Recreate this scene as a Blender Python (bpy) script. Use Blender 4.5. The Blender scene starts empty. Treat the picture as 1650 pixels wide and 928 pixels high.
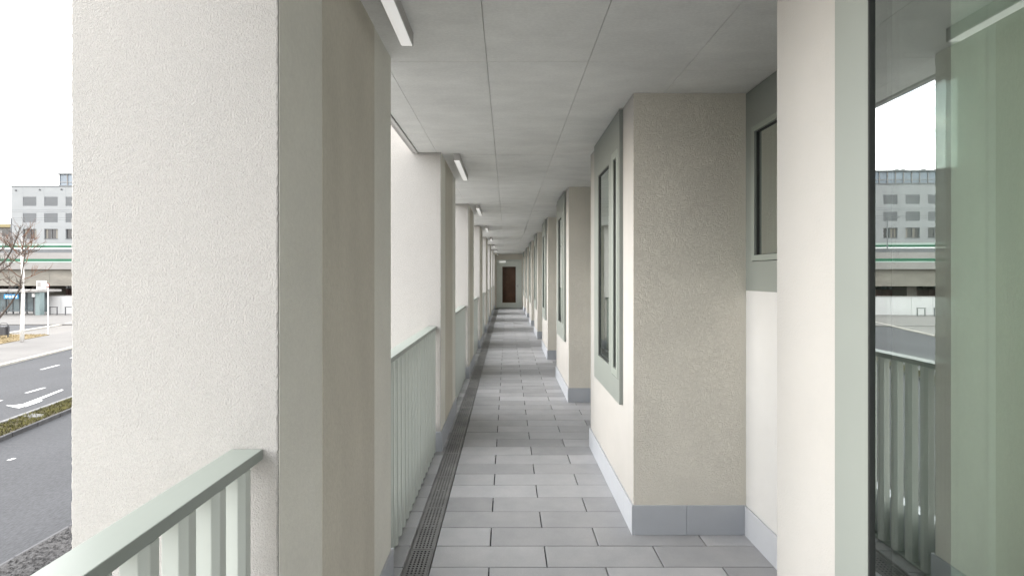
import bpy, bmesh, math, random
from mathutils import Vector, Matrix
R = math.radians
random.seed(7)
S = bpy.context.scene
COL = S.collection

# ---------------------------------------------------------------- camera
# optical axis meets the picture at pixel (817, 445.5) of 1650 x 928, focal length 803 px
FPX, VX, VY, EYE = 803.0, 817.0, 445.5, 1.5
cam_d = bpy.data.cameras.new("camera")
cam_d.sensor_width = 36.0
cam_d.sensor_fit = 'HORIZONTAL'
cam_d.lens = 36.0 * FPX / 1650.0
cam_d.shift_x = (825 - VX) / 1650.0
cam_d.shift_y = -(464 - VY) / 1650.0
cam_d.clip_start = 0.02
cam_d.clip_end = 6000
cam = bpy.data.objects.new("camera", cam_d)
cam.location = (0, 0, EYE)
cam.rotation_euler = (R(90), 0, 0)
COL.objects.link(cam)
S.camera = cam

# ---------------------------------------------------------------- light
S.view_settings.view_transform = 'Standard'
S.view_settings.look = 'None'
S.view_settings.gamma = 1.0
S.view_settings.exposure = 3.03
S.view_settings.use_curve_mapping = False
S.render.engine = 'CYCLES'
S.cycles.use_denoising = True
S.cycles.max_bounces = 16
S.cycles.diffuse_bounces = 8
S.cycles.glossy_bounces = 6
S.cycles.transparent_max_bounces = 12
S.cycles.sample_clamp_indirect = 6.0
S.cycles.caustics_reflective = False
S.cycles.caustics_refractive = False

SUN_EL, SUN_AZ = R(20), math.atan2(-0.993, -0.08)      # direction towards the sun: square to the open left side
W = bpy.data.worlds.new("World")
S.world = W
W.use_nodes = True
nt = W.node_tree
nt.nodes.clear()
wo = nt.nodes.new('ShaderNodeOutputWorld')
bg = nt.nodes.new('ShaderNodeBackground')
bg.inputs['Strength'].default_value = 0.1
sky = nt.nodes.new('ShaderNodeTexSky')
sky.sky_type = 'NISHITA'
sky.sun_disc = False
sky.sun_elevation = SUN_EL
sky.sun_rotation = SUN_AZ
sky.air_density = 1.0
sky.dust_density = 2.0
tc = nt.nodes.new('ShaderNodeTexCoord')
mp = nt.nodes.new('ShaderNodeMapping')
mp.inputs['Scale'].default_value = (1.0, 1.0, 3.2)
mp.inputs['Location'].default_value = (0.35, 0.1, 0.55)
nz = nt.nodes.new('ShaderNodeTexNoise')
nz.inputs['Scale'].default_value = 2.3
nz.inputs['Detail'].default_value = 7
nz.inputs['Roughness'].default_value = 0.55
rp = nt.nodes.new('ShaderNodeValToRGB')
rp.color_ramp.elements[0].position = 0.34
rp.color_ramp.elements[0].color = (0.35, 0.35, 0.35, 1)
rp.color_ramp.elements[1].position = 0.52
rp.color_ramp.elements[1].color = (1, 1, 1, 1)
cl = nt.nodes.new('ShaderNodeValToRGB')                # grey cloud bellies to bright cloud
cl.color_ramp.elements[0].position = 0.33
cl.color_ramp.elements[0].color = (0.15, 0.17, 0.205, 1)
cl.color_ramp.elements[1].position = 0.50
cl.color_ramp.elements[1].color = (1.0, 0.99, 0.975, 1)
sc = nt.nodes.new('ShaderNodeVectorMath')
sc.operation = 'SCALE'
sc.inputs['Scale'].default_value = 7.0
mx = nt.nodes.new('ShaderNodeMixRGB')
L = nt.links.new
L(tc.outputs['Generated'], mp.inputs['Vector'])
L(mp.outputs['Vector'], nz.inputs['Vector'])
L(nz.outputs['Fac'], rp.inputs['Fac'])
L(nz.outputs['Fac'], cl.inputs['Fac'])
L(cl.outputs['Color'], sc.inputs[0])
L(rp.outputs['Color'], mx.inputs['Fac'])
L(sky.outputs['Color'], mx.inputs['Color1'])
L(sc.outputs['Vector'], mx.inputs['Color2'])
L(mx.outputs['Color'], bg.inputs['Color'])
L(bg.outputs['Background'], wo.inputs['Surface'])

sun_d = bpy.data.lights.new("sun", 'SUN')
sun_d.energy = 0.42
sun_d.angle = R(28)
sun_d.color = (1.0, 0.985, 0.96)
sun = bpy.data.objects.new("sun", sun_d)
to_sun = Vector((math.sin(SUN_AZ) * math.cos(SUN_EL), math.cos(SUN_AZ) * math.cos(SUN_EL), math.sin(SUN_EL)))
sun.rotation_euler = to_sun.to_track_quat('Z', 'Y').to_euler()
COL.objects.link(sun)

# ---------------------------------------------------------------- materials
def base_mat(name):
    m = bpy.data.materials.new(name)
    m.use_nodes = True
    n = m.node_tree
    return m, n, n.nodes['Principled BSDF']

def N(n, t, **kw):
    x = n.nodes.new(t)
    for k, v in kw.items():
        x.inputs[k.replace('_', ' ')].default_value = v
    return x

def coords(n, space='world'):
    if space == 'world':
        return n.nodes.new('ShaderNodeNewGeometry').outputs['Position']
    return n.nodes.new('ShaderNodeTexCoord').outputs['Object']

def varied(name, col, rough=0.7, var=0.12, scale=3.0, bump=0.0, bscale=80.0, bdist=0.004, stretch=(1, 1, 1), rnd=0.0,
           spec=0.3, detail=5, speck=0.0, sscale=200.0, metallic=0.0, warm=0.0, space='world', bumpdetail=3):
    """Principled with large tonal mottling, optional fine speckle, per-object variation and grain bump."""
    m, n, p = base_mat(name)
    p.inputs['Roughness'].default_value = rough
    p.inputs['Specular IOR Level'].default_value = spec
    p.inputs['Metallic'].default_value = metallic
    c = coords(n, space)
    mpn = n.nodes.new('ShaderNodeMapping')
    mpn.inputs['Scale'].default_value = stretch
    n.links.new(c, mpn.inputs['Vector'])
    t = N(n, 'ShaderNodeTexNoise', Scale=scale, Detail=detail, Roughness=0.6)
    n.links.new(mpn.outputs[0], t.inputs['Vector'])
    r = n.nodes.new('ShaderNodeValToRGB')
    a = [max(0, x * (1 - var)) for x in col]
    b = [min(1, x * (1 + var)) for x in col]
    b = [b[0] * (1 + warm), b[1], b[2] * (1 - warm)]
    r.color_ramp.elements[0].position = 0.3
    r.color_ramp.elements[0].color = (*a, 1)
    r.color_ramp.elements[1].position = 0.7
    r.color_ramp.elements[1].color = (*b, 1)
    n.links.new(t.outputs['Fac'], r.inputs['Fac'])
    out = r.outputs['Color']
    if speck > 0:
        t2 = N(n, 'ShaderNodeTexNoise', Scale=sscale, Detail=2, Roughness=0.7)
        n.links.new(mpn.outputs[0], t2.inputs['Vector'])
        ma = n.nodes.new('ShaderNodeMapRange')
        ma.inputs['From Min'].default_value = 0.3
        ma.inputs['From Max'].default_value = 0.7
        ma.inputs['To Min'].default_value = 1 - speck
        ma.inputs['To Max'].default_value = 1 + speck
        n.links.new(t2.outputs['Fac'], ma.inputs['Value'])
        s = n.nodes.new('ShaderNodeVectorMath'); s.operation = 'SCALE'
        n.links.new(out, s.inputs[0]); n.links.new(ma.outputs[0], s.inputs['Scale'])
        out = s.outputs['Vector']
    if rnd > 0:
        oi = n.nodes.new('ShaderNodeObjectInfo')
        ma = n.nodes.new('ShaderNodeMapRange')
        ma.inputs['To Min'].default_value = 1 - rnd
        ma.inputs['To Max'].default_value = 1 + rnd
        n.links.new(oi.outputs['Random'], ma.inputs['Value'])
        s = n.nodes.new('ShaderNodeVectorMath'); s.operation = 'SCALE'
        n.links.new(out, s.inputs[0]); n.links.new(ma.outputs[0], s.inputs['Scale'])
        out = s.outputs['Vector']
    n.links.new(out, p.inputs['Base Color'])
    if bump > 0:
        t3 = N(n, 'ShaderNodeTexNoise', Scale=bscale, Detail=bumpdetail, Roughness=0.6)
        n.links.new(mpn.outputs[0], t3.inputs['Vector'])
        bn = n.nodes.new('ShaderNodeBump')
        bn.inputs['Strength'].default_value = bump
        bn.inputs['Distance'].default_value = bdist
        n.links.new(t3.outputs['Fac'], bn.inputs['Height'])
        n.links.new(bn.outputs['Normal'], p.inputs['Normal'])
    return m

def worm_plaster(name, col):
    """Rubbed render: short worm-like grooves left by the float."""
    m, n, p = base_mat(name)
    p.inputs['Roughness'].default_value = 0.92
    p.inputs['Specular IOR Level'].default_value = 0.15
    c = coords(n)
    w = N(n, 'ShaderNodeTexNoise', Scale=9.0, Detail=3)
    n.links.new(c, w.inputs['Vector'])
    off = n.nodes.new('ShaderNodeVectorMath'); off.operation = 'SCALE'; off.inputs['Scale'].default_value = 0.10
    n.links.new(w.outputs['Color'], off.inputs[0])
    ad = n.nodes.new('ShaderNodeVectorMath'); ad.operation = 'ADD'
    n.links.new(c, ad.inputs[0]); n.links.new(off.outputs[0], ad.inputs[1])
    v = N(n, 'ShaderNodeTexNoise', Scale=75.0, Detail=4, Roughness=0.55, Distortion=1.6)
    n.links.new(ad.outputs[0], v.inputs['Vector'])
    f = N(n, 'ShaderNodeTexNoise', Scale=210.0, Detail=2)
    n.links.new(c, f.inputs['Vector'])
    r0 = n.nodes.new('ShaderNodeValToRGB')
    r0.color_ramp.elements[0].position = 0.38
    r0.color_ramp.elements[1].position = 0.56
    n.links.new(v.outputs['Fac'], r0.inputs['Fac'])
    mm = n.nodes.new('ShaderNodeMixRGB'); mm.inputs['Fac'].default_value = 0.3
    n.links.new(r0.outputs['Color'], mm.inputs['Color1']); n.links.new(f.outputs['Fac'], mm.inputs['Color2'])
    bn = n.nodes.new('ShaderNodeBump')
    bn.inputs['Strength'].default_value = 0.85
    bn.inputs['Distance'].default_value = 0.0036
    n.links.new(mm.outputs['Color'], bn.inputs['Height'])
    n.links.new(bn.outputs['Normal'], p.inputs['Normal'])
    big = N(n, 'ShaderNodeTexNoise', Scale=2.2, Detail=4)
    n.links.new(c, big.inputs['Vector'])
    r = n.nodes.new('ShaderNodeValToRGB')
    r.color_ramp.elements[0].position = 0.3
    r.color_ramp.elements[0].color = (*[x * 0.95 for x in col], 1)
    r.color_ramp.elements[1].position = 0.7
    r.color_ramp.elements[1].color = (*[x * 1.04 for x in col], 1)
    n.links.new(big.outputs['Fac'], r.inputs['Fac'])
    n.links.new(r.outputs['Color'], p.inputs['Base Color'])
    return m

def glass_mat(name, refl=0.5, tint=(0.72, 0.8, 0.76), graze=1.0):
    m = bpy.data.materials.new(name)
    m.use_nodes = True
    n = m.node_tree
    n.nodes.clear()
    o = n.nodes.new('ShaderNodeOutputMaterial')
    tr = n.nodes.new('ShaderNodeBsdfTransparent'); tr.inputs['Color'].default_value = (*tint, 1)
    gl = n.nodes.new('ShaderNodeBsdfGlossy'); gl.inputs['Roughness'].default_value = 0.0
    gl.inputs['Color'].default_value = (0.95, 1.0, 0.97, 1)
    fr = n.nodes.new('ShaderNodeFresnel'); fr.inputs['IOR'].default_value = 1.5
    ma = n.nodes.new('ShaderNodeMapRange')
    ma.inputs['To Min'].default_value = refl
    ma.inputs['To Max'].default_value = graze
    c = coords(n)
    w = N(n, 'ShaderNodeTexNoise', Scale=1.3, Detail=1)
    n.links.new(c, w.inputs['Vector'])
    bn = n.nodes.new('ShaderNodeBump'); bn.inputs['Strength'].default_value = 0.02; bn.inputs['Distance'].default_value = 0.02
    n.links.new(w.outputs['Fac'], bn.inputs['Height'])
    n.links.new(bn.outputs['Normal'], gl.inputs['Normal'])
    mxs = n.nodes.new('ShaderNodeMixShader')
    n.links.new(fr.outputs[0], ma.inputs['Value'])
    ge = n.nodes.new('ShaderNodeNewGeometry')            # the far side of a pane only lets light out
    iv = n.nodes.new('ShaderNodeMath'); iv.operation = 'SUBTRACT'; iv.inputs[0].default_value = 1.0
    ml = n.nodes.new('ShaderNodeMath'); ml.operation = 'MULTIPLY'
    n.links.new(ge.outputs['Backfacing'], iv.inputs[1])
    n.links.new(iv.outputs[0], ml.inputs[0]); n.links.new(ma.outputs[0], ml.inputs[1])
    n.links.new(ml.outputs[0], mxs.inputs['Fac'])
    n.links.new(tr.outputs[0], mxs.inputs[1]); n.links.new(gl.outputs[0], mxs.inputs[2])
    n.links.new(mxs.outputs[0], o.inputs['Surface'])
    return m

M = {}
M['plaster'] = varied('white_plaster', (0.425, 0.415, 0.40), 0.92, 0.03, 1.2, 0.75, 235, 0.0042, spec=0.15, bumpdetail=2, speck=0.06, sscale=150, warm=0.006)
M['plaster_fine'] = varied('fine_plaster', (0.45, 0.443, 0.428), 0.9, 0.035, 2.5, 0.3, 160, 0.003, spec=0.15)
M['plaster_recess'] = varied('recess_plaster', (0.55, 0.555, 0.555), 0.9, 0.03, 2.5, 0.3, 160, 0.003, spec=0.15)
M['plaster_rough'] = worm_plaster('rubbed_plaster', (0.80, 0.765, 0.685))
M['band_brown'] = varied('brown_band_plaster', (0.60, 0.57, 0.495), 0.92, 0.06, 5, 0.5, 120, 0.004, stretch=(1, 1, 0.45), spec=0.15, speck=0.05, sscale=90)
M['concrete'] = varied('ceiling_concrete', (0.745, 0.75, 0.732), 0.6, 0.085, 3.0, 0.12, 40, 0.002, rnd=0.025, spec=0.35, detail=8, stretch=(1, 1.8, 1), speck=0.05, sscale=60)
M['tile'] = varied('walkway_tile', (0.38, 0.387, 0.406), 0.55, 0.08, 5, 0.12, 300, 0.001, rnd=0.17, spec=0.4, speck=0.16, sscale=420, warm=0.015)
M['joint'] = varied('joint_dark', (0.03, 0.03, 0.032), 0.95, 0.1, 20)
M['skirt'] = varied('skirting_grey', (0.45, 0.472, 0.51), 0.5, 0.03, 8, rnd=0.025, spec=0.4)
M['sage'] = varied('sage_paint', (0.27, 0.303, 0.278), 0.38, 0.02, 4, 0.03, 300, 0.001, spec=0.5)
M['sage_dark'] = varied('sage_paint_matt', (0.24, 0.264, 0.247), 0.5, 0.02, 4, spec=0.4)
M['door_green'] = varied('door_pale_green', (0.78, 0.82, 0.76), 0.4, 0.02, 4, spec=0.4)
M['band_pale'] = varied('pale_band_plaster', (0.74, 0.73, 0.67), 0.9, 0.05, 2.5, 0.3, 160, 0.003, spec=0.15, speck=0.03, sscale=70)
M['sage_light'] = varied('sage_paint_baluster', (0.53, 0.565, 0.53), 0.4, 0.02, 4, spec=0.4)
M['steel'] = varied('drain_steel', (0.26, 0.26, 0.265), 0.45, 0.22, 5, 0.05, 200, 0.001, metallic=0.4, rnd=0.12, warm=0.01)
M['black'] = varied('drain_black', (0.006, 0.006, 0.007), 0.9, 0.1, 10)
M['gasket'] = varied('gasket_black', (0.035, 0.038, 0.038), 0.6, 0.05, 10)
M['lamp_body'] = varied('lamp_grey', (0.42, 0.41, 0.40), 0.4, 0.03, 10, spec=0.5)
M['lamp_white'] = varied('lamp_diffuser', (0.85, 0.85, 0.84), 0.35, 0.01, 10, spec=0.5)
_p = M['lamp_white'].node_tree.nodes['Principled BSDF']
_p.inputs['Emission Color'].default_value = (1, 0.98, 0.95, 1)
_p.inputs['Emission Strength'].default_value = 0.05
M['alu'] = varied('aluminium', (0.62, 0.62, 0.61), 0.35, 0.04, 6, metallic=0.6)
M['glass'] = glass_mat('coated_glass', 0.8, (0.9, 0.95, 0.92))
M['glass_outer'] = glass_mat('reflective_glass', 0.46, (0.93, 0.965, 0.945))
M['glass_inner'] = glass_mat('inner_glass', 0.14, (0.955, 0.98, 0.963))
M['glass_recess'] = glass_mat('recess_glass', 0.80, (0.85, 0.9, 0.87))
M['glass_mid'] = glass_mat('mid_glass', 0.62, (0.8, 0.88, 0.83))
M['glass_dark'] = glass_mat('door_glass', 0.0, (0.85, 0.82, 0.8), 0.08)
M['room'] = varied('room_dark', (0.5, 0.53, 0.52), 0.9, 0.1, 2)
M['curtain'] = varied('curtain', (0.76, 0.775, 0.75), 0.9, 0.05, 3, stretch=(8, 8, 0.4))
M['brown'] = varied('brown_room', (0.30, 0.205, 0.155), 0.8, 0.25, 1.8)
M['asphalt'] = varied('asphalt', (0.045, 0.0465, 0.051), 0.85, 0.14, 0.5, 0.4, 40, 0.01, speck=0.28, sscale=26, stretch=(1, 0.35, 1))
M['asphalt_light'] = varied('asphalt_light', (0.13, 0.125, 0.12), 0.85, 0.12, 0.4, speck=0.12, sscale=18)
M['bounce_strip'] = varied('bounce_concrete', (0.42, 0.415, 0.40), 0.85, 0.06, 0.8, speck=0.06, sscale=30)  # pale tone meant to bounce light into the walkway
M['gravel'] = varied('gravel', (0.052, 0.051, 0.052), 0.9, 0.3, 2, 0.9, 30, 0.03, speck=0.6, sscale=24)
M['kerb'] = varied('kerb_granite', (0.15, 0.15, 0.15), 0.8, 0.15, 3, 0.3, 60, 0.004, rnd=0.1, speck=0.12, sscale=60)
M['kerb_dark'] = varied('kerb_dark', (0.055, 0.055, 0.058), 0.85, 0.25, 3, rnd=0.15, speck=0.2, sscale=40)
M['kerb_pale'] = varied('kerb_pale', (0.30, 0.285, 0.255), 0.8, 0.12, 3, rnd=0.06)
M['paint'] = varied('road_paint', (0.5, 0.5, 0.5), 0.7, 0.10, 6, speck=0.1, sscale=30)
M['soil'] = varied('verge_soil', (0.06, 0.05, 0.028), 0.95, 0.5, 3, 0.8, 30, 0.03, speck=0.3, sscale=30)
M['dry_grass'] = varied('dry_grass', (0.19, 0.145, 0.075), 0.95, 0.3, 2, 0.6, 30, 0.03, speck=0.3, sscale=20)
M['blade'] = varied('grass_blade', (0.075, 0.078, 0.028), 0.8, 0.5, 2.5, warm=0.15)
M['blade_dry'] = varied('grass_blade_dry', (0.2, 0.155, 0.08), 0.8, 0.4, 2.5)
M['ground'] = varied('ground_paving', (0.15, 0.143, 0.135), 0.9, 0.15, 0.2, speck=0.1, sscale=6)
M['panel_white'] = varied('facade_panel', (0.26, 0.269, 0.273), 0.7, 0.04, 0.3, rnd=0.02)
M['blind'] = varied('window_blind', (0.26, 0.27, 0.28), 0.6, 0.04, 0.5, rnd=0.05)
M['win_dark'] = varied('window_dark', (0.025, 0.023, 0.024), 0.15, 0.4, 0.6, spec=0.5, rnd=0.3)
M['drape'] = varied('drapes', (0.2, 0.185, 0.16), 0.9, 0.2, 1.5, stretch=(4, 4, 0.2))
M['frame_grey'] = varied('frame_grey', (0.13, 0.137, 0.143), 0.5, 0.05, 2)
M['pent_glass'] = varied('penthouse_glazing', (0.17, 0.2, 0.235), 0.15, 0.2, 0.5, spec=0.6)
M['bridge'] = varied('bridge_concrete', (0.2, 0.187, 0.162), 0.85, 0.22, 0.35, speck=0.1, sscale=3, stretch=(0.4, 1, 1.6), detail=8)
M['bridge_light'] = varied('parapet_grey', (0.25, 0.24, 0.23), 0.8, 0.08, 0.5, detail=6, stretch=(0.5, 1, 1))
M['green'] = varied('stripe_green', (0.008, 0.10, 0.05), 0.45, 0.12, 0.6)
M['mint'] = varied('stripe_mint', (0.33, 0.40, 0.365), 0.5, 0.06, 0.6)
M['dark_steel'] = varied('dark_steel', (0.05, 0.05, 0.055), 0.5, 0.15, 3)
M['white_wall'] = varied('white_hoarding', (0.5, 0.5, 0.5), 0.7, 0.04, 0.5, rnd=0.03)
M['red'] = varied('red_panel', (0.18, 0.04, 0.025), 0.6, 0.15, 1.5)
M['teal'] = varied('teal_grey', (0.17, 0.215, 0.215), 0.6, 0.06, 1.5)
M['blue'] = varied('blue_sign', (0.04, 0.28, 0.62), 0.4, 0.1, 2)
M['white_sign'] = varied('white_sign', (0.8, 0.8, 0.8), 0.4, 0.03, 2)
M['pink'] = varied('brick_pink', (0.2, 0.13, 0.12), 0.85, 0.3, 0.8, rnd=0.25)
M['ochre'] = varied('ochre_roof', (0.24, 0.2, 0.11), 0.8, 0.1, 0.6)
M['bark_pale'] = varied('pale_bark', (0.62, 0.60, 0.57), 0.9, 0.2, 6, stretch=(1, 1, 0.3), speck=0.15, sscale=25)
M['bark_dark'] = varied('dark_bark', (0.075, 0.06, 0.05), 0.9, 0.3, 6, stretch=(1, 1, 0.3))
M['twig'] = varied('reddish_twig', (0.15, 0.08, 0.05), 0.85, 0.35, 3)
M['shop_glass'] = varied('shelter_glass', (0.15, 0.185, 0.195), 0.1, 0.35, 0.8, spec=0.6)

# ---------------------------------------------------------------- mesh helpers
class MB:
    def __init__(self):
        self.v, self.f = [], []
    def add(self, vs, fs):
        o = len(self.v)
        self.v += [tuple(x) for x in vs]
        self.f += [tuple(i + o for i in f) for f in fs]
        return self
    def box(self, x0, x1, y0, y1, z0, z1):
        return self.add([(x0, y0, z0), (x1, y0, z0), (x1, y1, z0), (x0, y1, z0), (x0, y0, z1), (x1, y0, z1), (x1, y1, z1), (x0, y1, z1)],
                        [(0, 3, 2, 1), (4, 5, 6, 7), (0, 1, 5, 4), (1, 2, 6, 5), (2, 3, 7, 6), (3, 0, 4, 7)])
    def quad(self, a, b, c, d):
        return self.add([a, b, c, d], [(0, 1, 2, 3)])
    def tube(self, pts, rads, n=6, cap=True):
        pts = [Vector(p) for p in pts]
        rings = []
        for i, p in enumerate(pts):
            t = (pts[min(i + 1, len(pts) - 1)] - pts[max(i - 1, 0)]).normalized()
            u = t.cross(Vector((0, 0, 1)))
            if u.length < 1e-3: u = t.cross(Vector((1, 0, 0)))
            u.normalize(); w = t.cross(u)
            r = rads[i] if hasattr(rads, '__len__') else rads
            rings.append([p + (u * math.cos(2 * math.pi * k / n) + w * math.sin(2 * math.pi * k / n)) * r for k in range(n)])
        vs = [v for rg in rings for v in rg]
        fs = []
        for i in range(len(pts) - 1):
            for k in range(n):
                a, b = i * n + k, i * n + (k + 1) % n
                fs.append((a, b, b + n, a + n))
        if cap:
            fs.append(tuple(range(n - 1, -1, -1)))
            fs.append(tuple(range((len(pts) - 1) * n, len(pts) * n)))
        return self.add(vs, fs)
    def prism(self, poly, z0, z1):
        n = len(poly)
        vs = [(x, y, z0) for x, y in poly] + [(x, y, z1) for x, y in poly]
        fs = [tuple(range(n - 1, -1, -1)), tuple(range(n, 2 * n))]
        fs += [(i, (i + 1) % n, (i + 1) % n + n, i + n) for i in range(n)]
        return self.add(vs, fs)
    def plate(self, x0, x1, ys, zs, holes):
        """Upright plate normal to X on a y-z grid with rectangular holes (cells (i, j) left out)."""
        solid = lambda i, j: 0 <= i < len(ys) - 1 and 0 <= j < len(zs) - 1 and (i, j) not in holes
        for i in range(len(ys) - 1):
            for j in range(len(zs) - 1):
                if not solid(i, j): continue
                a, b, c, d = ys[i], ys[i + 1], zs[j], zs[j + 1]
                self.quad((x0, a, c), (x0, a, d), (x0, b, d), (x0, b, c))
                self.quad((x1, a, c), (x1, b, c), (x1, b, d), (x1, a, d))
                if not solid(i - 1, j): self.quad((x0, a, c), (x1, a, c), (x1, a, d), (x0, a, d))
                if not solid(i + 1, j): self.quad((x0, b, c), (x0, b, d), (x1, b, d), (x1, b, c))
                if not solid(i, j - 1): self.quad((x0, a, c), (x0, b, c), (x1, b, c), (x1, a, c))
                if not solid(i, j + 1): self.quad((x0, a, d), (x1, a, d), (x1, b, d), (x0, b, d))
        return self
    def ring(self, x0, x1, y0, y1, z0, z1, w):
        """Rectangular frame normal to X."""
        return self.plate(x0, x1, [y0, y0 + w, y1 - w, y1], [z0, z0 + w, z1 - w, z1], {(1, 1)})
    def mesh(self, name, mat=None, bevel=0.0, seg=2, smooth=False):
        me = bpy.data.meshes.new(name)
        me.from_pydata(self.v, [], self.f)
        bm = bmesh.new(); bm.from_mesh(me)
        if bevel > 0:
            bmesh.ops.remove_doubles(bm, verts=bm.verts, dist=1e-5)
            es = [e for e in bm.edges if len(e.link_faces) == 2 and e.calc_face_angle(0) > 0.5]
            bmesh.ops.bevel(bm, geom=es, offset=bevel, segments=seg, profile=0.5, affect='EDGES', clamp_overlap=True)
        bmesh.ops.recalc_face_normals(bm, faces=bm.faces)
        bm.to_mesh(me); bm.free()
        if smooth:
            for p in me.polygons: p.use_smooth = True
        if mat: me.materials.append(M[mat])
        return me
    def build(self, name, mat, parent=None, bevel=0.0, seg=2, smooth=False):
        return place(name, self.mesh(name, mat, bevel, seg, smooth), parent)

def place(name, me, parent=None, loc=(0, 0, 0), rz=0.0):
    o = bpy.data.objects.new(name, me)
    COL.objects.link(o)
    o.parent = parent
    o.location = loc
    o.rotation_euler = (0, 0, rz)
    return o

def box(x0, x1, y0, y1, z0, z1):
    return MB().box(x0, x1, y0, y1, z0, z1)

def thing(name, label, cat, loc=(0, 0, 0), group=None, rz=0.0):
    o = bpy.data.objects.new(name, None)
    COL.objects.link(o)
    o.location = loc
    o.rotation_euler = (0, 0, rz)
    o.empty_display_size = 0.2
    return tag(o, label, cat, group)

def tag(o, label, cat, group=None):
    o['label'] = label
    o['category'] = cat
    if group: o['group'] = group
    return o

def struct(o):
    o['kind'] = 'structure'
    return o

def stuff(o):
    o['kind'] = 'stuff'
    return o

def copy_tree(o, parent=None):
    c = o.copy()
    COL.objects.link(c)
    c.parent = parent
    for ch in list(o.children):
        copy_tree(ch, c)
    return c

ORD = ['nearest', 'second', 'third', 'fourth', 'fifth', 'sixth', 'seventh', 'eighth', 'ninth']

# ================================================================ the walkway
P = 3.045                     # bay length
C0, CT = 1.238, 1.20          # first column front, column depth along the walkway
CXI, CXO = -0.569, -1.083     # column inner and outer face
PX, RX = 0.737, 1.391         # pier face and recess wall
P1, PL = 2.906, 1.485         # second pier near face, pier length
CEIL = 2.565
YEND = 23.76
YBACK = -3.2
GZ = -3.0                     # street level
SLAB = -0.765                 # slab edge

# ---- floor: slab, tiles, joints
floor = struct(box(-0.655, RX + 0.4, YBACK, YEND + 0.4, -0.30, -0.032).build('floor', 'joint'))
ROW0, RP, TP, JT = 2.5765, 0.203, 0.603, 0.0045
tile_cache = {}
def tile_mesh(w, d):
    k = (round(w, 3), round(d, 3))
    if k not in tile_cache:
        c, h = 0.0022, 0.024
        a, b = w / 2, d / 2
        vs = []
        for (x, y, z) in ((a, b, -h), (a, b, -c), (a - c, b - c, 0)):
            vs += [(-x, -y, z), (x, -y, z), (x, y, z), (-x, y, z)]
        fs = [(8, 9, 10, 11)]
        for s in (0, 4):
            fs += [(s + i, s + (i + 1) % 4, s + 4 + (i + 1) % 4, s + 4 + i) for i in range(4)]
        me = MB().add(vs, fs).mesh('tile', 'tile')
        tile_cache[k] = me
    return tile_cache[k]

tiles = []
i0, i1 = int((YBACK - ROW0) / RP) + 1, int((YEND - ROW0) / RP)
for i in range(i0, i1 + 1):
    ya = ROW0 + i * RP
    yc = ya + RP / 2
    rel = (yc - P1) % P
    in_pier = 0.12 < rel < PL - 0.12
    xr = PX + 0.03 if in_pier else RX
    off = 0.2085 if i % 2 == 0 else -0.093
    xs = [-0.397]
    k = math.floor((-0.397 - off) / TP) + 1
    if abs(off + k * TP + 0.397) < 0.02: k += 1
    while off + k * TP < xr - 0.03:
        xs.append(off + k * TP); k += 1
    xs.append(xr)
    for a, b in zip(xs, xs[1:]):
        tiles.append((yc, (a + b) / 2, b - a - 0.007, RP - JT))
    tiles.append((yc, (-0.651 - 0.536) / 2, 0.115 - 0.002, RP - JT))
seen = sorted([t for t in tiles if t[0] > 2.35])
own, rest = seen[:298], seen[298:] + [t for t in tiles if t[0] <= 2.35]
for (y, x, w, d) in own:
    o = place('tile', tile_mesh(w, d), floor, (x, y, random.uniform(-0.0008, 0.0006)))
    o.rotation_euler = (random.uniform(-.002, .002), random.uniform(-.0012, .0012), random.uniform(-.0015, .0015))
mb = MB()
for (y, x, w, d) in rest:
    me = tile_mesh(w, d)
    mb.add([(v.co.x + x, v.co.y + y, v.co.z) for v in me.vertices], [tuple(p.vertices) for p in me.polygons])
stuff(mb.build('distant_tiles', 'tile', floor))

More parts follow.
